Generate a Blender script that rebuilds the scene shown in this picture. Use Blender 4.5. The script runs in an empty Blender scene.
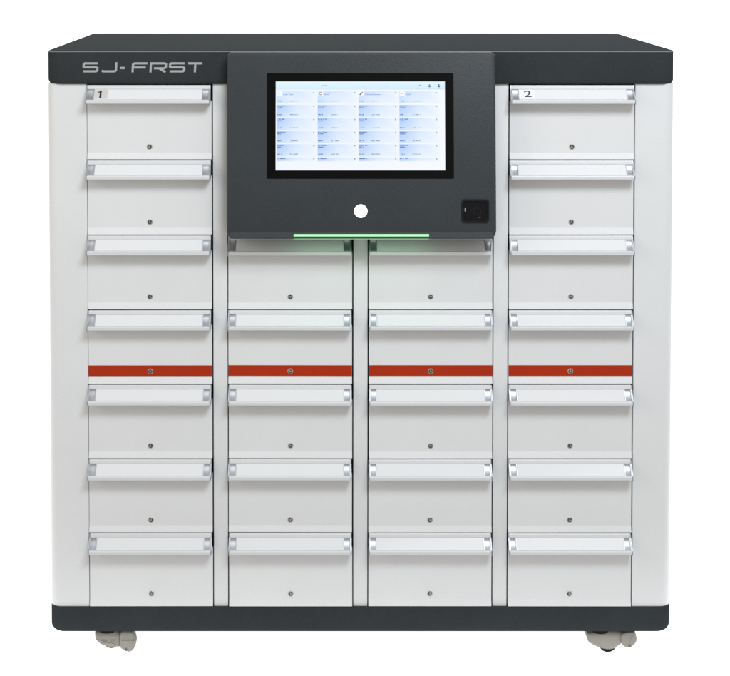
import bpy, bmesh, math, random
from mathutils import Vector, Matrix
random.seed(7)
scene = bpy.context.scene
COL = scene.collection
H = 1.228            # lid top above the floor
W = 0.6290           # half width of the lid
DEPTH = 0.60

# ------------------------------------------------------------------ materials
def srgb(r, g, b):
    f = lambda c: (c/255/12.92) if c/255 <= .04045 else ((c/255+.055)/1.055)**2.4
    return (f(r), f(g), f(b), 1.0)

def mat(name, col, rough=.5, metal=0.0, spec=.5, bump=0.0, bscale=900, mottled=0.0, mscale=5,
        emis=None, estr=0.0, coat=0.0, rvar=0.0, aniso=None):
    m = bpy.data.materials.new(name); m.use_nodes = True
    nt = m.node_tree; N = nt.nodes; L = nt.links
    b = N['Principled BSDF']
    b.inputs['Base Color'].default_value = (*col[:3], 1)
    b.inputs['Roughness'].default_value = rough
    b.inputs['Metallic'].default_value = metal
    b.inputs['Specular IOR Level'].default_value = spec
    if coat:
        b.inputs['Coat Weight'].default_value = coat
        b.inputs['Coat Roughness'].default_value = .08
    tc = N.new('ShaderNodeTexCoord')
    if mottled or rvar:
        n1 = N.new('ShaderNodeTexNoise'); n1.inputs['Scale'].default_value = mscale
        n1.inputs['Detail'].default_value = 6; n1.inputs['Roughness'].default_value = .65
        L.new(tc.outputs['Object'], n1.inputs['Vector'])
        if mottled:
            n2 = N.new('ShaderNodeTexNoise'); n2.inputs['Scale'].default_value = mscale*70
            n2.inputs['Detail'].default_value = 3
            L.new(tc.outputs['Object'], n2.inputs['Vector'])
            add = N.new('ShaderNodeMath'); add.operation = 'ADD'
            L.new(n1.outputs['Fac'], add.inputs[0]); L.new(n2.outputs['Fac'], add.inputs[1])
            mr = N.new('ShaderNodeMapRange')
            mr.inputs['From Min'].default_value = .6; mr.inputs['From Max'].default_value = 1.4
            mr.inputs['To Min'].default_value = 1-mottled; mr.inputs['To Max'].default_value = 1+mottled
            L.new(add.outputs[0], mr.inputs['Value'])
            vm = N.new('ShaderNodeVectorMath'); vm.operation = 'SCALE'
            vm.inputs[0].default_value = col[:3]
            L.new(mr.outputs['Result'], vm.inputs['Scale'])
            L.new(vm.outputs['Vector'], b.inputs['Base Color'])
        if rvar:
            mr2 = N.new('ShaderNodeMapRange')
            mr2.inputs['From Min'].default_value = .3; mr2.inputs['From Max'].default_value = .7
            mr2.inputs['To Min'].default_value = rough-rvar; mr2.inputs['To Max'].default_value = rough+rvar
            L.new(n1.outputs['Fac'], mr2.inputs['Value']); L.new(mr2.outputs['Result'], b.inputs['Roughness'])
    if bump:
        nb = N.new('ShaderNodeTexNoise'); nb.inputs['Scale'].default_value = bscale
        nb.inputs['Detail'].default_value = 2
        L.new(tc.outputs['Object'], nb.inputs['Vector'])
        bp = N.new('ShaderNodeBump'); bp.inputs['Strength'].default_value = bump
        bp.inputs['Distance'].default_value = .001
        L.new(nb.outputs['Fac'], bp.inputs['Height']); L.new(bp.outputs['Normal'], b.inputs['Normal'])
    if emis:
        b.inputs['Emission Color'].default_value = (*emis[:3], 1)
        b.inputs['Emission Strength'].default_value = estr
    return m

M = {}
M['white'] = mat('white_powder_coat', (.742, .762, .782), .42, bump=.14, bscale=420, mottled=.034, mscale=4, rvar=.05)
M['drawer'] = mat('white_drawer_paint', (.745, .760, .780), .38, bump=.12, bscale=420, mottled=.034, mscale=5, rvar=.05)
M['dark'] = mat('anthracite_powder_coat', (.036, .0415, .045), .75, spec=0.007, bump=.55, bscale=420, mottled=.17, mscale=6, rvar=.05)
M['console'] = mat('anthracite_console_coat', (.039, .046, .052), .50, spec=.22, bump=.55, bscale=420, mottled=.17, mscale=6, rvar=.05)
M['inside'] = mat('carcass_gap_shade', (.020, .022, .024), .7)  # dark tone stands in for the shade inside the drawer gaps
M['handle'] = mat('light_anodised_handle', (.69, .70, .725), .38, metal=.05, mottled=.015, mscale=30)
M['insert'] = mat('glossy_white_label_strip', (.70, .715, .735), .58, spec=.3, coat=.08, mottled=.015, mscale=9)
M['clip'] = mat('satin_aluminium', (.50, .52, .555), .46, metal=.85, mottled=.04, mscale=60)
M['lipdark'] = mat('dark_end_plug', (.06, .065, .07), .5)
M['red'] = mat('brick_red_stripe', srgb(171, 46, 14), .55, spec=.2, bump=.06, bscale=420, mottled=.05, mscale=12)
M['lockring'] = mat('nickel_lock_ring', (.66, .65, .62), .35, metal=.8)
M['lockcore'] = mat('dark_lock_core', (.13, .12, .11), .35, metal=.8)
M['bezel'] = mat('black_glass_bezel', (.004, .004, .004), .05, spec=.09)
M['black'] = mat('black_plastic', (.006, .006, .007), .30, spec=.3)
M['lens'] = mat('dark_scanner_glass', (.003, .003, .005), .04, spec=.2)
M['mark'] = mat('pale_yellow_marking', (.45, .46, .30), .5)
M['letter'] = mat('silver_lettering', (.37, .39, .395), .40, mottled=.04, mscale=40)
M['ink'] = mat('black_ink', (.012, .012, .014), .5)
M['greylabel'] = mat('grey_paper_label', (.56, .55, .53), .55, mottled=.05, mscale=80)
M['paper'] = mat('white_paper_label', (.80, .82, .85), .5)
M['button'] = mat('white_button_added_glow', (.9, .9, .9), .3, emis=(1, 1, 1), estr=1.0)  # emission added to lift the disc to pure white
M['led'] = mat('green_light_strip', (.1, .2, .1), .3, emis=(.40, .88, .48), estr=1.05)
M['led_under'] = mat('green_light_strip_underside', (.1, .2, .1), .3, emis=(.30, .88, .42), estr=3.4)
M['caster'] = mat('greige_caster_plastic', (.235, .225, .20), .6, bump=.25, bscale=350, mottled=.13, mscale=45)
M['engrave'] = mat('engraved_caster_marks', (.15, .14, .125), .6)
M['rubber'] = mat('dark_caster_rubber', (.012, .012, .012), .7, spec=.1)
M['edge_glint'] = mat('painted_edge_highlight', (.17, .18, .18), .5, mottled=.10, mscale=25)  # paler tone is the lid edge highlight put into colour
M['steel'] = mat('zinc_plate', (.18, .18, .18), .45, metal=.9)
M['glowwhite'] = mat('added_glow_white_sweep', (.9, .9, .9), .9, emis=(1, 1, 1), estr=1.06)  # added glow keeps floor and backdrop white, without a cabinet shadow

def ui_material():
    m = bpy.data.materials.new('screen_glow'); m.use_nodes = True
    nt = m.node_tree; b = nt.nodes['Principled BSDF']
    at = nt.nodes.new('ShaderNodeAttribute'); at.attribute_name = 'Col'
    nt.links.new(at.outputs['Color'], b.inputs['Emission Color'])
    b.inputs['Emission Strength'].default_value = 1.0
    b.inputs['Base Color'].default_value = (.004, .004, .004, 1)
    b.inputs['Roughness'].default_value = .12
    return m
M['ui'] = ui_material()

# ------------------------------------------------------------------ mesh helpers
def link(name, bm, mats, parent=None, smooth=None, loc=(0, 0, 0)):
    bmesh.ops.recalc_face_normals(bm, faces=bm.faces)
    me = bpy.data.meshes.new(name); bm.to_mesh(me); bm.free()
    if not isinstance(mats, (list, tuple)): mats = [mats]
    for m in mats: me.materials.append(m)
    if smooth is not None:
        me.shade_smooth(); me.set_sharp_from_angle(angle=math.radians(smooth))
    o = bpy.data.objects.new(name, me); COL.objects.link(o)
    o.location = loc
    if parent: o.parent = parent
    return o

def box(bm, x0, x1, y0, y1, z0, z1, bev=0.0, mi=0, seg=2):
    r = bmesh.ops.create_cube(bm, size=1)
    vs = r['verts']
    for v in vs:
        v.co = Vector((x0 if v.co.x < 0 else x1, y0 if v.co.y < 0 else y1, z0 if v.co.z < 0 else z1))
    fs = set(f for v in vs for f in v.link_faces)
    for f in fs: f.material_index = mi
    if bev:
        es = list(set(e for v in vs for e in v.link_edges))
        bmesh.ops.bevel(bm, geom=es, offset=bev, segments=seg, profile=.5, affect='EDGES')

def prism(bm, pts, x0, x1, mi=0):
    """polygon given as (y, z), extruded along x"""
    a = [bm.verts.new((x0, y, z)) for y, z in pts]
    b = [bm.verts.new((x1, y, z)) for y, z in pts]
    n = len(pts)
    fs = [bm.faces.new(a), bm.faces.new(b)]
    for i in range(n):
        fs.append(bm.faces.new((a[i], a[(i+1) % n], b[(i+1) % n], b[i])))
    for f in fs: f.material_index = mi
    return fs

def loft(bm, loops, cap=True, mi=0):
    L = [[bm.verts.new(c) for c in lp] for lp in loops]
    n = len(L[0])
    for a, b in zip(L, L[1:]):
        for i in range(n):
            f = bm.faces.new((a[i], a[(i+1) % n], b[(i+1) % n], b[i])); f.material_index = mi
    if cap:
        bm.faces.new(L[0]).material_index = mi; bm.faces.new(L[-1]).material_index = mi

def rrect(x0, x1, y0, y1, r, seg=8):
    r = max(r, 1e-4); out = []
    for cx, cy, a0 in ((x1-r, y1-r, 0), (x0+r, y1-r, 90), (x0+r, y0+r, 180), (x1-r, y0+r, 270)):
        for k in range(seg+1):
            a = math.radians(a0+90*k/seg)
            out.append((cx+r*math.cos(a), cy+r*math.sin(a)))
    return out

def disc_cyl(bm, c, r, axis_u, axis_v, n, h, seg=32, mi=0, bev=0.0):
    """cylinder with base centre c, in plane (u,v), height h along n"""
    c = Vector(c); u = Vector(axis_u); v = Vector(axis_v); n = Vector(n)
    def ring(rr, hh): return [tuple(c+u*(rr*math.cos(2*math.pi*k/seg))+v*(rr*math.sin(2*math.pi*k/seg))+n*hh) for k in range(seg)]
    loops = [ring(r, 0), ring(r, h-bev)]
    if bev: loops.append(ring(r-bev, h))
    loft(bm, loops, mi=mi)

X, Y, Z = Vector((1, 0, 0)), Vector((0, 1, 0)), Vector((0, 0, 1))
F = Vector((0, -1, 0))   # towards the viewer

# ------------------------------------------------------------------ the cabinet
cab = bpy.data.objects.new('tool_cabinet', None); COL.objects.link(cab)
cab['label'] = 'white and anthracite steel tool cabinet with four drawer columns and a touch screen console'
cab['category'] = 'cabinet'

# lid: rounded plan corners, rounded lower rim
def slab(name, z_top, z_bot, half, y0, y1, rplan, top_bev, bot_r, material):
    bm = bmesh.new(); loops = []
    for k in range(5):
        a = math.pi/2*k/4
        i = top_bev*(1-math.sin(a)); z = z_top-top_bev*(1-math.cos(a))
        loops.append([(x, y, z) for x, y in rrect(-half+i, half-i, y0+i, y1-i, rplan-i, 10)])
    for k in range(9):
        a = math.pi/2*k/8
        i = bot_r*(1-math.cos(a)); z = z_bot+bot_r*(1-math.sin(a))
        iy = min(i, .35*i+.0005)
        loops.append([(x, y, z) for x, y in rrect(-half+i, half-i, y0+iy, y1-iy, rplan-i*.5, 10)])
    loft(bm, loops)
    return link(name, bm, material, cab, smooth=35)

lid = slab('top_panel', H, H-.0665, W, -.006, DEPTH, .026, .0022, .009, M['dark'])
bm = bmesh.new()  # pale strip standing in for light caught on the lid's front edge
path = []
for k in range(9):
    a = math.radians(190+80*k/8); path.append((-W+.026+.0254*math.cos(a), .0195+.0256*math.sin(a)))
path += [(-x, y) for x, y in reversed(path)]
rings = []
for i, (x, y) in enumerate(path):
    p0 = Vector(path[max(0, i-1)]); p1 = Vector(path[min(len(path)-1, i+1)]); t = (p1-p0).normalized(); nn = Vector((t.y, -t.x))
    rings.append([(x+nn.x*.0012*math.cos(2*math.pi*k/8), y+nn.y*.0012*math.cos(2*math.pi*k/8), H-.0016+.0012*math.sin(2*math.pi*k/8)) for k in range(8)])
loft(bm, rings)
link('edge_highlight', bm, M['edge_glint'], lid, smooth=50)
base = slab('base_plinth', H-1.1268, H-1.1790, .6295, -.003, DEPTH-.01, .024, .0015, .0125, M['dark'])

Z_TOP, Z_BOT = H-.0665+.0004, H-1.1268-.0003
COLX = [-.4235, -.1415, .1405, .4225]
HW = .1256           # half of a drawer opening
# side panels: sheet that wraps the rounded front corner and runs back
def side_panel(s):
    bm = bmesh.new()
    xo = .6303; xi = .4225+HW+.0012; r = .024
    pts = [(xi, .016), (xi, .0012), (xi+.0012, 0)]
    for k in range(11):
        a = math.pi/2*k/10
        pts.append((xo-r+r*math.sin(a), r-r*math.cos(a)))
    pts += [(xo, DEPTH-.02), (xo-.016, DEPTH-.02), (xo-.016, .030), (xo-.026, .016)]
    if s < 0: pts = [(-x, y) for x, y in pts]
    loft(bm, [[(x, y, Z_BOT) for x, y in pts], [(x, y, Z_TOP) for x, y in pts]])
    return link('side_panel', bm, M['white'], cab, smooth=30)
side_panel(-1); side_panel(1)
# posts between the columns
for a, b in zip(COLX, COLX[1:]):
    bm = bmesh.new()
    box(bm, a+HW+.0012, b-HW-.0012, .0006, .020, Z_BOT, Z_TOP, .0010)
    link('frame_post', bm, M['white'], cab, smooth=40)
# carcass behind the drawers, coloured dark to stand for shade in the gaps
bm = bmesh.new()
box(bm, -.612, .612, .0215, DEPTH-.022, Z_BOT+.001, Z_TOP-.001)
link('carcass', bm, M['inside'], cab)

# ------------------------------------------------------------------ drawers
PITCH = .1513; ROW0 = H-.0682
def prof(pts): return [(-p/1000, -h/1000) for p, h in pts]
def lock(parent, hh):
    bm = bmesh.new()
    disc_cyl(bm, (0, 0, -hh), 0.0056, X, Z, F, .0010, 28, 0, .0004)
    disc_cyl(bm, (0, -.0010, -hh), .0042, X, Z, F, .0010, 28, 1, .0004)
    disc_cyl(bm, (0, -.0019, -hh), .0016, X, Z, F, .0004, 18, 0)
    for ang in (.6, 2.5):      # the key slot seen as two pale lugs
        d = X*math.cos(ang)+Z*math.sin(ang)
        c = Vector((0, -.0019, -hh))+d*.0028
        disc_cyl(bm, c, .0010, X, Z, F, .0004, 10, 0)
    return link('lock', bm, [M['lockring'], M['lockcore']], parent, smooth=40)

def make_drawer(red=False):
    x0, x1 = -HW+.0010, HW-.0012
    pw = PITCH*1000-1.5
    bm = bmesh.new()     # front sheet with kicked-out lower edge
    prism(bm, prof([(0, 33), (0.0, pw-13.5), (3.3, pw-1.0), (2.7, pw), (-17, pw), (-17, 33)]), x0, x1)
    bmesh.ops.recalc_face_normals(bm, faces=bm.faces)
    d = link('drawer', bm, M['drawer'], cab)
    bv = d.modifiers.new('edge', 'BEVEL'); bv.width = .0006; bv.segments = 2; bv.limit_method = 'ANGLE'
    # handle profile
    hx0, hx1 = x0+.0002, x1-.0015
    bm = bmesh.new()
    prism(bm, prof([(-16, .6), (2.6, .6), (3.8, 1.6), (5.2, 8.2), (3.8, 9.4), (7.2, 17.0), (18.8, 27.6), (21.6, 27.9),
                    (24.4, 28.6), (25.0, 29.4), (25.0, 35.0), (24.2, 36.0), (22.6, 36.0), (21.6, 34.2), (6, 34.0), (2.5, 35.2), (.3, 35.2), (.3, 32.4), (-16, 32.4)]), hx0+.0014, hx1-.0014)
    h = link('handle', bm, M['handle'], d)
    bv = h.modifiers.new('edge', 'BEVEL'); bv.width = .0005; bv.segments = 2; bv.limit_method = 'ANGLE'; bv.angle_limit = math.radians(25)
    # end cheeks closing the profile
    for a, b in ((hx0, hx0+.0013), (hx1-.0013, hx1)):
        bm = bmesh.new()
        prism(bm, prof([(0, .5), (3.4, .5), (6.2, 8.0), (23.2, 27.8), (25.8, 28.4), (25.8, 36.0), (24.4, 37.2), (2, 36.2), (0, 32.4)]), a, b)
        link('end_cheek', bm, M['clip'], h)
        
    # satin aluminium curved windows left free at both ends
    for a, b in ((hx0+.0020, hx0+.0158), (hx1-.0158, hx1-.0020)):
        bm = bmesh.new()
        arc = [(5.4, 9.0), (5.6, 11.0), (6.6, 13.6), (8.2, 16.4), (10.4, 19.2), (13.2, 22.0), (16.6, 24.8), (20.6, 27.4)]
        prism(bm, prof(arc+[(p-.9, q+.9) for p, q in reversed(arc)]), a, b)
        # thin raised rims at either side of the window
        for c in (a, b-.0011):
            prism(bm, prof([(5.6, 8.6), (6.7, 8.4), (22.0, 27.2), (21.0, 28.0)]), c, c+.0011)
        link('end_clip', bm, M['clip'], h, smooth=50)
    # label strip under its clear cover
    bm = bmesh.new()
    prism(bm, prof([(5.3, 8.5), (6.2, 8.6), (21.8, 27.1), (21.2, 27.9)]), hx0+.0162, hx1-.0162)
    link('label_strip', bm, M['insert'], h)
    if red:
        bm = bmesh.new()
        box(bm, x0+.0002, x1-.0002, -.0005, 0.0002, -.1342, -.1126, .0001)
        link('stripe', bm, M['red'], d)
        d['label'] = 'drawer with a brick red stripe across its front'
    lk = lock(d, 0)
    lk.location = (0, -.0004 if red else 0, -.1245)
    return d

def copy_tree(o, parent):
    c = o.copy(); COL.objects.link(c); c.parent = parent
    for ch in o.children: copy_tree(ch, c)
    return c

plain = make_drawer(False); striped = make_drawer(True)
used = set()
DR = {}
for ci, cx in enumerate(COLX):
    for r in range(7):
        if ci in (1, 2) and r < 2: continue
        src = striped if r == 3 else plain
        if src.name not in used: used.add(src.name); o = src
        else: o = copy_tree(src, cab)
        # a hair of fitting tolerance from drawer to drawer
        o.location = (cx+random.uniform(-.0004, .0004), random.uniform(-.0005, .0003), ROW0-r*PITCH+random.uniform(-.0003, .0003))
        o.rotation_euler = (random.uniform(-.003, .003), random.uniform(-.0012, .0012), random.uniform(-.0022, .0022))
        for ch in o.children:
            if ch.name.startswith('lock'):
                ch.rotation_euler.y = random.uniform(-1.2, 1.2)
        DR[(ci, r)] = o

# number labels 1 and 2 on the two top drawers
SL_UP = Vector((0, 15.6, 18.5)).normalized(); SL_N = Vector((0, -18.5, 15.6)).normalized()
def text_mesh(bm, txt, size, xs, matrix, mi, bold=0.0):
    cu = bpy.data.curves.new('glyph', 'FONT'); cu.body = txt; cu.size = size
    cu.align_x = 'CENTER'; cu.align_y = 'CENTER'; cu.offset = bold; cu.resolution_u = 6
    to = bpy.data.objects.new('glyph', cu); COL.objects.link(to)
    bpy.context.view_layer.update()
    dg = bpy.context.evaluated_depsgraph_get()
    me = bpy.data.meshes.new_from_object(to.evaluated_get(dg))
    me.transform(matrix @ Matrix.Diagonal((xs, 1, 1, 1)))
    n0 = len(bm.faces)
    bm.from_mesh(me)
    bm.faces.ensure_lookup_table()
    for f in bm.faces[n0:]: f.material_index = mi
    bpy.data.objects.remove(to); bpy.data.curves.remove(cu); bpy.data.meshes.remove(me)

def number_label(dr, txt, xa, xb, m, xs, tx, size, bold):
    bm = bmesh.new()
    q = lambda x, t, off: Vector((x, -.0140, -.01785))+SL_UP*t+SL_N*off
    vs = [q(xa, -.0106, .0003), q(xb, -.0106, .0003), q(xb, .0110, .0003), q(xa, .0110, .0003)]
    lo = [v-SL_N*.0004 for v in vs]
    loft(bm, [[tuple(v) for v in lo], [tuple(v) for v in vs]])
    c = q(tx, 0, .0005)
    mx = Matrix(((1, SL_UP.x, SL_N.x, c.x), (0, SL_UP.y, SL_N.y, c.y), (0, SL_UP.z, SL_N.z, c.z), (0, 0, 0, 1)))
    if txt == '1':
        P = [(-.0046, .0052), (-.0046, .0026), (-.0008, .0046), (-.0008, -.0088), (.0030, -.0088), (.0030, .0090), (.0004, .0090), (-.0018, .0066)]
        f = bm.faces.new([bm.verts.new(q(tx+a, b, .0006)) for a, b in P]); f.material_index = 1
    else:
        text_mesh(bm, txt, size, xs, mx, 1, bold)
    o = link('number_label', bm, [m, M['ink']], [c for c in dr.children if c.name.startswith('handle')][0])
    return o
number_label(DR[(0, 0)], '1', -.1075, -.0815, M['greylabel'], 1.0, -.0965, .0245, .0006)
number_label(DR[(3, 0)], '2', -.1080, -.0760, M['paper'], 1.55, -.0905, .0215, .0001)
DR[(0, 0)]['label'] = 'topmost drawer of the left column numbered 1'
DR[(3, 0)]['label'] = 'topmost drawer of the right column numbered 2'

# ------------------------------------------------------------------ maker's lettering on the lid
def ribbon(bm, pts, w, org, sx, sz, shear, y, closed=False):
    """flat stroke along a polyline, mitred, w in metres"""
    P = [Vector((org[0]+px*sx+shear*pz*sz, org[1]+pz*sz)) for px, pz in pts]
    n = len(P); Ls, Rs = [], []
    for i in range(n):
        if 0 < i < n-1:
            d0 = (P[i]-P[i-1]).normalized(); d1 = (P[i+1]-P[i]).normalized()
        elif i == 0: d0 = d1 = (P[1]-P[0]).normalized()
        else: d0 = d1 = (P[-1]-P[-2]).normalized()
        n0 = Vector((-d0.y, d0.x)); n1 = Vector((-d1.y, d1.x))
        m = (n0+n1).normalized(); k = w/2/max(.35, m.dot(n0))
        Ls.append(P[i]+m*k); Rs.append(P[i]-m*k)
    f = [bm.verts.new((p.x, y, p.y)) for p in Ls]; g = [bm.verts.new((p.x, y, p.y)) for p in Rs]
    fb = [bm.verts.new((p.x, y+.0012, p.y)) for p in Ls]; gb = [bm.verts.new((p.x, y+.0012, p.y)) for p in Rs]
    for i in range(n-1):
        bm.faces.new((f[i], f[i+1], g[i+1], g[i])); bm.faces.new((f[i], f[i+1], fb[i+1], fb[i]))
        bm.faces.new((g[i], g[i+1], gb[i+1], gb[i]))
    bm.faces.new((f[0], g[0], gb[0], fb[0])); bm.faces.new((f[-1], g[-1], gb[-1], fb[-1]))

def px_x(p): return -.5567+(p-82.3)*(-.3156+.5567)/(203-82.3)
c = .085
S = [(1, 1), (c, 1), (0, 1-c*1.4), (0, .5+c), (c, .5), (1-c, .5), (1, .5-c), (1, c*1.4), (1-c, 0), (0, 0)]
J = [(1, 1.13), (1, c*1.5), (1-c, 0), (c, 0), (0, c*1.2)]
R1 = [(0, -.13), (0, 1), (1-c, 1), (1, 1-c*1.4), (1, .5+c*.4), (1-c, .38), (.22, .38)]
glyphs = [(82.3, 98.4, [S]), (100.8, 117, [J]), (118.7, 125.6, [[(0, .42), (1, .42)]]),
          (131.6, 148, [[(0, -.13), (0, .85), (.12, 1), (1, 1)], [(.0, .48), (.9, .48)]]),
          (149.5, 166.7, [R1, [(.55, .38), (1.0, -.10)]]), (168.7, 185.2, [S]),
          (186.8, 203, [[(0, 1), (1, 1)], [(.5, 1), (.5, -.13)]])]
bm = bmesh.new()
w = .0042; ztop = H-.0226-w/2; hgt = .0202-w
for i, (a, b, strokes) in enumerate(glyphs):
    xa, xb = px_x(a)+w/2, px_x(b)-w/2
    for j, st in enumerate(strokes):
        ribbon(bm, st, w if i != 2 else .0045, (xa, ztop-hgt), xb-xa, hgt, .06, -.0066-.00012*j)
link('lettering', bm, M['letter'], lid)

# ------------------------------------------------------------------ display console
PT, PB, HB = .030, .060, .3545       # forward reach at top / bottom of the face, height of the face
TILT = math.atan2(PB-PT, HB)
FU = Vector((0, math.sin(TILT), math.cos(TILT)))        # up along the face
FN = Vector((0, -math.cos(TILT), math.sin(TILT)))       # out of the face
def fp(x, h, off=0.0):
    return Vector((x, -(PT+(PB-PT)*h/HB), H-h))+FN*off
bm = bmesh.new()
CX0, CX1 = -.2655, .2655
def cl(inset, p_of_h, hb, r):
    out = []
    for x, z in rrect(CX0+inset, CX1-inset, -(hb-inset*0), -(.0012+inset), r, 8):
        h = -z
        out.append((x, -p_of_h(h), H-h))
    return out
face = lambda h, o=0: PT+(PB-PT)*h/HB-o
loops = [cl(0, lambda h: .0012 if h > .07 else .0070, .3665, .010)]
loops.append(cl(0, lambda h: face(h, .0135) if h > .2 else face(h, .0035), .3665, .010))
loops.append(cl(.0003, lambda h: face(h, .0022), .3590, .010))
loops.append(cl(.0010, lambda h: face(h, .0008), .3560, .0095))
loops.append(cl(.0024, lambda h: face(h, 0), .3538, .0090))
loft(bm, loops)
prism(bm, [(-p, H-h) for p, h in ((face(.3535)-.002, .3532), (face(.3535)+.0002, .3532), (face(.3535)+.0036, .3640), (face(.3535)+.0030, .3656), (face(.3535)-.012, .3660))], CX0+.0065, CX1-.0065)
con = link('display_console', bm, M['console'], cab, smooth=28)

def face_box(bm, x0, x1, h0, h1, o0, o1, r=.001, mi=0, ring=None):
    """rounded slab on the console face between offsets o0 and o1"""
    def lp(ins, off):
        return [tuple(fp(x, -z, off)) for x, z in rrect(x0+ins, x1-ins, -h1+ins, -h0-ins, max(r-ins, .0002), 5)]
    b = min(.0006, (o1-o0)*.4)
    loft(bm, [lp(0, o0), lp(0, o1-b), lp(b, o1)], mi=mi)

bm = bmesh.new()
face_box(bm, -.1868, .1822, .0420, .2490, -.001, .0012, .002)
bez = link('screen_bezel', bm, M['bezel'], con, smooth=30)

# touch screen with its interface
SX0, SX1, SH0, SH1 = -.1692, .1650, .0584, .2326
bm = bmesh.new(); cl_layer = bm.loops.layers.float_color.new('Col')
def quad(x0, x1, h0, h1, off, ca, cb=None, cc=None, cd=None):
    """corner colours: left-top, right-top, right-bottom, left-bottom"""
    cb = cb or ca; cc = cc or cb; cd = cd or ca
    vs = [bm.verts.new(fp(x, h, off)) for x, h in ((x0, h0), (x1, h0), (x1, h1), (x0, h1))]
    f = bm.faces.new(vs)
    for lp, c_ in zip(f.loops, (ca, cb, cc, cd)): lp[cl_layer] = c_
# the glass itself has a thickness
def C(*a): return srgb(*a)
quad(SX0, SX1, SH0, SH1, .0014, C(236, 244, 255), C(244, 248, 255), C(244, 247, 255), C(240, 245, 255))
quad(SX0, SX1, SH0, SH0+.0160, .0017, C(226, 246, 255), C(222, 246, 255), C(208, 232, 252), C(214, 236, 254))
mm = .001
def dashes(x, h, n, wch, hh, col, o=.0023, gap=.35):
    for k in range(n):
        if random.random() < .12: continue
        jw = wch*(1-gap)*random.uniform(.9, 1.4)
        jh = hh*random.uniform(.75, 1.2)
        cc = tuple(c_*random.uniform(.8, 1.15) for c_ in col[:3])+(1,)
        quad(x+k*wch, x+k*wch+jw, h+hh-jh, h+hh, o, cc)
def dot(x, h, r, col, o=.0023):
    pts = [fp(x+r*math.cos(a*math.pi/5), h+r*math.sin(a*math.pi/5), o) for a in range(10)]
    f = bm.faces.new([bm.verts.new(p) for p in pts])
    for lp in f.loops: lp[cl_layer] = col
dashes(-.077, SH0+.0072, 6, 1.6*mm, 1.8*mm, C(110, 130, 165))
dashes(.002, SH0+.0082, 3, 1.6*mm, 1.6*mm, C(150, 175, 205)); dashes(.018, SH0+.0082, 4, 1.3*mm, 1.0*mm, C(190, 205, 225))
dashes(.047, SH0+.0082, 4, 1.6*mm, 1.6*mm, C(140, 160, 195))
ribx = [(.114, 'pen'), (.1345, 'man'), (.1530, 'man2')]
for k in range(5): quad(.111+k*1.2*mm, .1125+k*1.2*mm, SH0+.0088-k*.7*mm, SH0+.0100-k*.7*mm, .0023, C(120, 140, 180))
dashes(.109, SH0+.0132, 5, 1.5*mm, .9*mm, C(150, 180, 220))
for xx, cc in ((.1345, C(105, 125, 160)), (.1530, C(70, 95, 150))):
    dot(xx, SH0+.0068, 1.5*mm, cc); quad(xx-2.0*mm, xx+2.0*mm, SH0+.0085, SH0+.0112, .0023, cc)
    dashes(xx-3*mm, SH0+.0132, 4, 1.5*mm, .9*mm, C(150, 180, 220))
cw = .0807; ch_ = .02575; top0 = SH0+.0190
for ci in range(4):
    cx = SX0+.0020+ci*cw
    for r in range(6):
        h0 = top0+r*ch_+(.0010 if r else 0); full = r < 5
        h1 = h0+ch_-(.0016) if full else h0+.0078
        L0 = C(166, 200, 250) if r else C(205, 224, 252)
        R0 = C(238, 244, 255)
        mid = C(214, 230, 254)
        xm = cx+.040
        x1 = cx+cw-.0015
        Lb = C(198, 222, 254) if full else C(196, 218, 252)
        if r == 0 and ci == 0: L0 = C(218, 232, 253)
        quad(cx, xm, h0, h1, .0020, L0, mid, C(230, 240, 255), Lb)
        quad(xm, x1, h0, h1, .0020, mid, R0, R0, C(230, 240, 255))
        ink = C(112, 146, 205) if r == 0 else C(60, 90, 150)
        if r == 0:
            dashes(cx+.0125, h0+.0030, 12+(ci == 2)*4, 1.35*mm, 1.6*mm, ink); dashes(cx+.0125, h0+.0060, 15+(ci % 2)*-7+(ci == 2)*8, 1.35*mm, 1.5*mm, ink)
            # item picture
            quad(cx+.0012, cx+.0105, h0+.0005, h0+.0085, .00215, C(246, 248, 252))
            if ci == 1:
                for a in range(9):
                    t = a*math.pi/5.2+.9
                    dot(cx+.0056+2.6*mm*math.cos(t), h0+.0045+2.6*mm*math.sin(t), .75*mm, C(70, 80, 95))
            elif ci == 2:
                for k in range(6): dot(cx+.0030+k*.9*mm, h0+.0066-k*.8*mm, 1.1*mm, C(55, 70, 95))
            else:
                dot(cx+.0050, h0+.0045, 1.0*mm, C(80, 90, 110))
        else:
            dashes(cx+.0010, h0+.0016, 11, 1.5*mm, 1.6*mm, ink)
            if full: dashes(cx+.0010, h0+.0048, 7, 1.5*mm, 1.6*mm, ink)
        if full:
            dashes(cx+.0010, h1-.0058, 6, 1.6*mm, 1.8*mm, C(80, 102, 146)); dashes(cx+.0260, h1-.0056, 11, 1.5*mm, 1.5*mm, C(104, 126, 164))
        dx = cx+cw-.0075
        dot(dx, h0+.0030, 1.5*mm, C(130, 150, 178)); dot(dx, h0+.0030, .7*mm, C(190, 205, 226), .0026)
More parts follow.
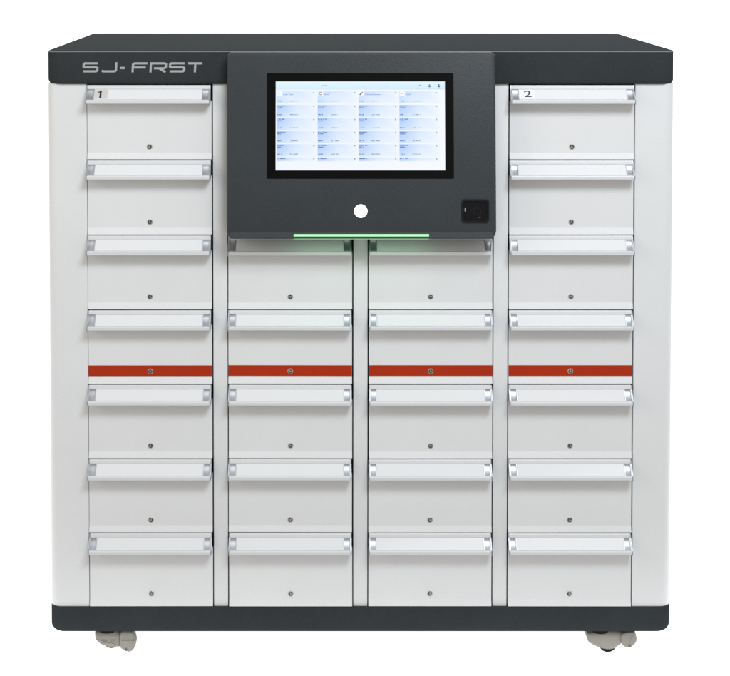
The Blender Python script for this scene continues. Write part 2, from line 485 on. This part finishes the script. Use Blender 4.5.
# close the glass edge so the panel has thickness
for a, b in ((( SX0, SH0), (SX1, SH0)), ((SX1, SH0), (SX1, SH1)), ((SX1, SH1), (SX0, SH1)), ((SX0, SH1), (SX0, SH0))):
    f = bm.faces.new([bm.verts.new(fp(a[0], a[1], .0008)), bm.verts.new(fp(b[0], b[1], .0008)), bm.verts.new(fp(b[0], b[1], .0014)), bm.verts.new(fp(a[0], a[1], .0014))])
    for lp in f.loops: lp[cl_layer] = C(120, 125, 135)
me = bpy.data.meshes.new('touch_screen')
for f in bm.faces:
    f.normal_update()
    if f.normal.dot(FN) < 0 and abs(f.normal.dot(FN)) > .5: f.normal_flip()
bm.to_mesh(me); bm.free(); me.materials.append(M['ui'])
scr = bpy.data.objects.new('touch_screen', me); COL.objects.link(scr); scr.parent = con

# round white button, its glow added to come out pure white
bm = bmesh.new()
disc_cyl(bm, fp(-.0015, .3122, -.001), .0150, X, FU, FN, .0018, 40, 1, .0004)
disc_cyl(bm, fp(-.0015, .3122, .0006), .0132, X, FU, FN, .0022, 40, 0, .0008)
link('button', bm, [M['button'], M['console']], con, smooth=40)

# code scanner window
bm = bmesh.new()
x0, x1, h0, h1 = .1968, .2512, .2890, .3345
def lp(ins, off, r): return [tuple(fp(x, -z, off)) for x, z in rrect(x0+ins, x1-ins, -h1+ins, -h0-ins, r, 6)]
loft(bm, [lp(0, -.001, .006), lp(0, .0022, .006), lp(.0008, .0030, .0055), lp(.0040, .0030, .0030), lp(.0055, .0004, .002)], cap=False)
scan = link('scanner', bm, M['black'], con, smooth=35)
bm = bmesh.new()
face_box(bm, x0+.005, x1-.005, h0+.005, h1-.005, .0001, .0008, .001, 0)
link('window', bm, M['lens'], scan)
bm = bmesh.new()
c0 = fp(.2275, .3128, .0007)
disc_cyl(bm, c0, .0095, X, FU, FN, .0018, 28, 0, .0006)
disc_cyl(bm, c0+FN*.0018, .0060, X, FU, FN, .0006, 24, 1, .0003)
link('lens', bm, [M['black'], M['lens']], scan, smooth=40)
bm = bmesh.new()
for (a, b, c_, d_) in ((.2030, .2050, .3055, .3075), (.2026, .2054, .3085, .3098), (.2030, .2050, .3106, .3122), (.2035, .2056, .3130, .3140),
                       (.2290, .2345, .3240, .3246), (.2300, .2320, .3150, .3156)):
    face_box(bm, a, b, c_, d_, .0008, .0012, .0002)
link('marking', bm, M['mark'], scan)

# green light strip set into the lower bevel of the console
LX0, LX1 = -.1335, .1325
LEDC = (fp(0, .3572, -.0004))
bm = bmesh.new()
a = fp(0, .3570, .0018); b_ = fp(0, .3594, .0026)
pts = [(a.y, a.z), (b_.y, b_.z), (b_.y+.0016, H-.3666), (b_.y+.013, H-.3672), (b_.y+.013, H-.3655), (a.y+.006, a.z)]
prism(bm, pts, LX0, LX1)
bmesh.ops.recalc_face_normals(bm, faces=bm.faces)
for f in bm.faces:
    if f.normal.z < -.9: f.material_index = 1
led = link('light_strip', bm, [M['led'], M['led_under']], con)

# ------------------------------------------------------------------ casters
def extrude_outline(bm, pts, y0, y1, bev=.003, mi=0):
    """(x,z) outline extruded along y with softened front and back rims"""
    cx = sum(p[0] for p in pts)/len(pts); cz = sum(p[1] for p in pts)/len(pts)
    n = len(pts)
    def off(d):
        out = []
        for i in range(n):
            p0, p1, p2 = Vector(pts[i-1]), Vector(pts[i]), Vector(pts[(i+1) % n])
            t = (p2-p0).normalized(); nn = Vector((-t.y, t.x))
            if nn.dot(Vector((cx, cz))-p1) < 0: nn = -nn
            out.append(p1+nn*d)
        return out
    o0 = pts; o1 = off(bev*.35); o2 = off(bev)
    L = [[(p[0], y0, p[1]) for p in o2], [(p[0], y0+bev*.35, p[1]) for p in o1], [(p[0], y0+bev, p[1]) for p in o0],
         [(p[0], y1-bev, p[1]) for p in o0], [(p[0], y1, p[1]) for p in o2]]
    loft(bm, L, mi=mi)

ZB = H-1.1790    # underside of the plinth
def smooth_poly(pts, it=2):
    for _ in range(it):
        q = []
        for i in range(len(pts)):
            a, b = pts[i], pts[(i+1) % len(pts)]
            q.append((a[0]*.75+b[0]*.25, a[1]*.75+b[1]*.25)); q.append((a[0]*.25+b[0]*.75, a[1]*.25+b[1]*.75))
        pts = q
    return pts

def make_caster(kind, loc):
    # local: x to the right, z down from the plinth underside (negative), origin at the left end of the hood
    k = .000167
    if kind == 0:
        hood = [(70, 8), (74, 90), (84, 108), (135, 155), (190, 182), (250, 192), (330, 190), (392, 188), (400, 120), (400, 8)]
        pedal = [(378, 6), (382, 150), (392, 190), (450, 218), (500, 236), (548, 205), (584, 125), (552, 30), (530, 6)]
        px = (460, 193); yy = .012; drop = 50; wy = .030
    else:
        hood = [(80, 8), (86, 70), (98, 108), (180, 152), (255, 182), (320, 190), (385, 182), (430, 148), (470, 118), (500, 60), (500, 8)]
        pedal = [(455, 20), (448, 70), (470, 128), (540, 156), (600, 118), (634, 66), (612, 10), (580, 6)]
        px = (545, 118); yy = .010; k = .000182; drop = 57; wy = .013
    conv = lambda P: smooth_poly([(x*k, -(z+drop*min(1, z/60))*k) for x, z in P])
    bm = bmesh.new()
    extrude_outline(bm, conv(hood), yy, yy+.052, .006)
    # moulded groove marks on the hood
    ob = link('caster', bm, M['caster'], cab, smooth=40, loc=loc)
    hx0, hx1 = hood[0][0]*k, 400*k
    mid = (hx0+hx1)/2
    bm = bmesh.new()
    if kind == 0:
        for i in range(9):
            x = (175+i*17)*k
            if i == 4: continue
            box(bm, x, x+.0016, yy-.0002, yy+.001, -.0275-random.uniform(0, .001), -.0237, mi=0)
        box(bm, 150*k, 345*k, yy-.0001, yy+.001, -.0297, -.0292)
        box(bm, 150*k, 345*k, yy-.0001, yy+.001, -.0223, -.0219)
        link('engraving', bm, M['engrave'], ob)
    else:
        bm.free()
    bm = bmesh.new(); extrude_outline(bm, conv(pedal), yy-.006, yy+.020, .004)
    pd = link('brake_pedal', bm, M['caster'], ob, smooth=40)
    bm = bmesh.new(); disc_cyl(bm, (px[0]*k, yy-.0066, -(px[1]+drop)*k), .0026, X, Z, F, .0006, 18)
    link('pivot_screw', bm, M['lockcore'], pd)
    if kind == 0:      # parting line and dark rubbing edge of the pedal
        bm = bmesh.new()
        box(bm, 405*k, 560*k, yy-.0064, yy-.004, -128*k, -121*k)
        link('seam', bm, M['rubber'], pd)
    bm = bmesh.new()
    wc = Vector((260*k if kind == 0 else 312*k, wy, -(ZB-.0185)))
    disc_cyl(bm, wc, .0185, X, Z, Y, .026, 36, 0, .002)
    wh = link('wheel', bm, M['rubber'], ob, smooth=40)
    bm = bmesh.new()
    disc_cyl(bm, (mid-.002, yy+.020, .0005), .024, X, Y, -Z, .0095, 32, 0, .001)
    disc_cyl(bm, (mid-.002, yy+.020, -.008), .018, X, Y, -Z, .004, 32, 0)
    box(bm, hx0+.004, hx1, yy+.001, yy+.05, -.0045, .0006)
    link('swivel_plate', bm, M['rubber'], ob, smooth=40)
    bm = bmesh.new()
    disc_cyl(bm, (mid-.002, yy-.0008, -.0005), .001, X, Z, F, .0003, 8)
    bm.free()
    return ob
c1 = make_caster(0, (-.5530, 0, ZB+.0004))
c2 = make_caster(1, (.4472, 0, ZB+.0004))
for x in (-.555, .455):      # the pair at the back
    cc = copy_tree(c1, cab); cc.location = (x, DEPTH-.13, ZB+.0004)

# ------------------------------------------------------------------ setting
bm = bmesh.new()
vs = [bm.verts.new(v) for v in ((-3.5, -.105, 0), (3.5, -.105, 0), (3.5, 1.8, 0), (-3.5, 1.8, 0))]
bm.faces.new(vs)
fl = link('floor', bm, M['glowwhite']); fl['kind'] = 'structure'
fl['label'] = 'seamless white floor under the cabinet with an added glow that hides its shadow'
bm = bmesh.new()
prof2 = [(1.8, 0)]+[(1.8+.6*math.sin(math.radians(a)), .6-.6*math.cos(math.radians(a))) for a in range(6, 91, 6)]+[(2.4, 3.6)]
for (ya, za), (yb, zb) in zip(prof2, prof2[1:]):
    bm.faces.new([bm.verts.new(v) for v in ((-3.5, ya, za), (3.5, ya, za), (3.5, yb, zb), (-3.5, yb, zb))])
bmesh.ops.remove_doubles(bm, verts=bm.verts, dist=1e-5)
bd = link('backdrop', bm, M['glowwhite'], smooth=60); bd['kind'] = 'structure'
bd['label'] = 'seamless white backdrop behind the cabinet with an added glow'

# ------------------------------------------------------------------ light
wd = bpy.data.worlds.new('World'); scene.world = wd; wd.use_nodes = True
nt = wd.node_tree; bg = nt.nodes['Background']
tc = nt.nodes.new('ShaderNodeTexCoord')
nz = nt.nodes.new('ShaderNodeTexNoise'); nz.inputs['Scale'].default_value = 2.2; nz.inputs['Detail'].default_value = 3
nt.links.new(tc.outputs['Generated'], nz.inputs['Vector'])
cr = nt.nodes.new('ShaderNodeValToRGB')
cr.color_ramp.elements[0].position = .40; cr.color_ramp.elements[0].color = (.22, .20, .17, 1)
cr.color_ramp.elements[1].position = .60; cr.color_ramp.elements[1].color = (.64, .63, .61, 1)
nt.links.new(nz.outputs['Fac'], cr.inputs['Fac']); nt.links.new(cr.outputs['Color'], bg.inputs['Color'])
bg.inputs['Strength'].default_value = 1.22

def area(name, loc, target, sx, sy, power, col):
    ld = bpy.data.lights.new(name, 'AREA'); ld.shape = 'RECTANGLE'; ld.size = sx; ld.size_y = sy
    ld.energy = power; ld.color = col
    o = bpy.data.objects.new(name, ld); COL.objects.link(o); o.location = loc
    o.rotation_euler = (Vector(target)-Vector(loc)).to_track_quat('-Z', 'Y').to_euler()
    return o
area('key_softbox', (.75, -2.1, 3.1), (0, 0, .6), 1.3, .8, 68, (.91, .955, 1.0))
area('warm_softbox', (-2.6, -1.4, 1.7), (-.3, 0, .6), 1.0, 1.6, 14, (1.0, .93, .82))

# ------------------------------------------------------------------ camera
cam = bpy.data.cameras.new('Camera'); co = bpy.data.objects.new('Camera', cam); COL.objects.link(co)
scene.camera = co
co.location = (-.07, -2.925, H+.2083)
co.rotation_euler = (math.radians(90)-math.asin(.033), 0, 0)
cam.sensor_width = 36; cam.sensor_fit = 'HORIZONTAL'
cam.lens = 1465/730*36
cam.shift_x = (365-326)/730; cam.shift_y = -(338+5)/730
cam.clip_end = 100
vs_ = scene.view_settings
vs_.view_transform = 'Standard'; vs_.look = 'None'; vs_.exposure = 0; vs_.gamma = 1
scene.render.engine = 'CYCLES'
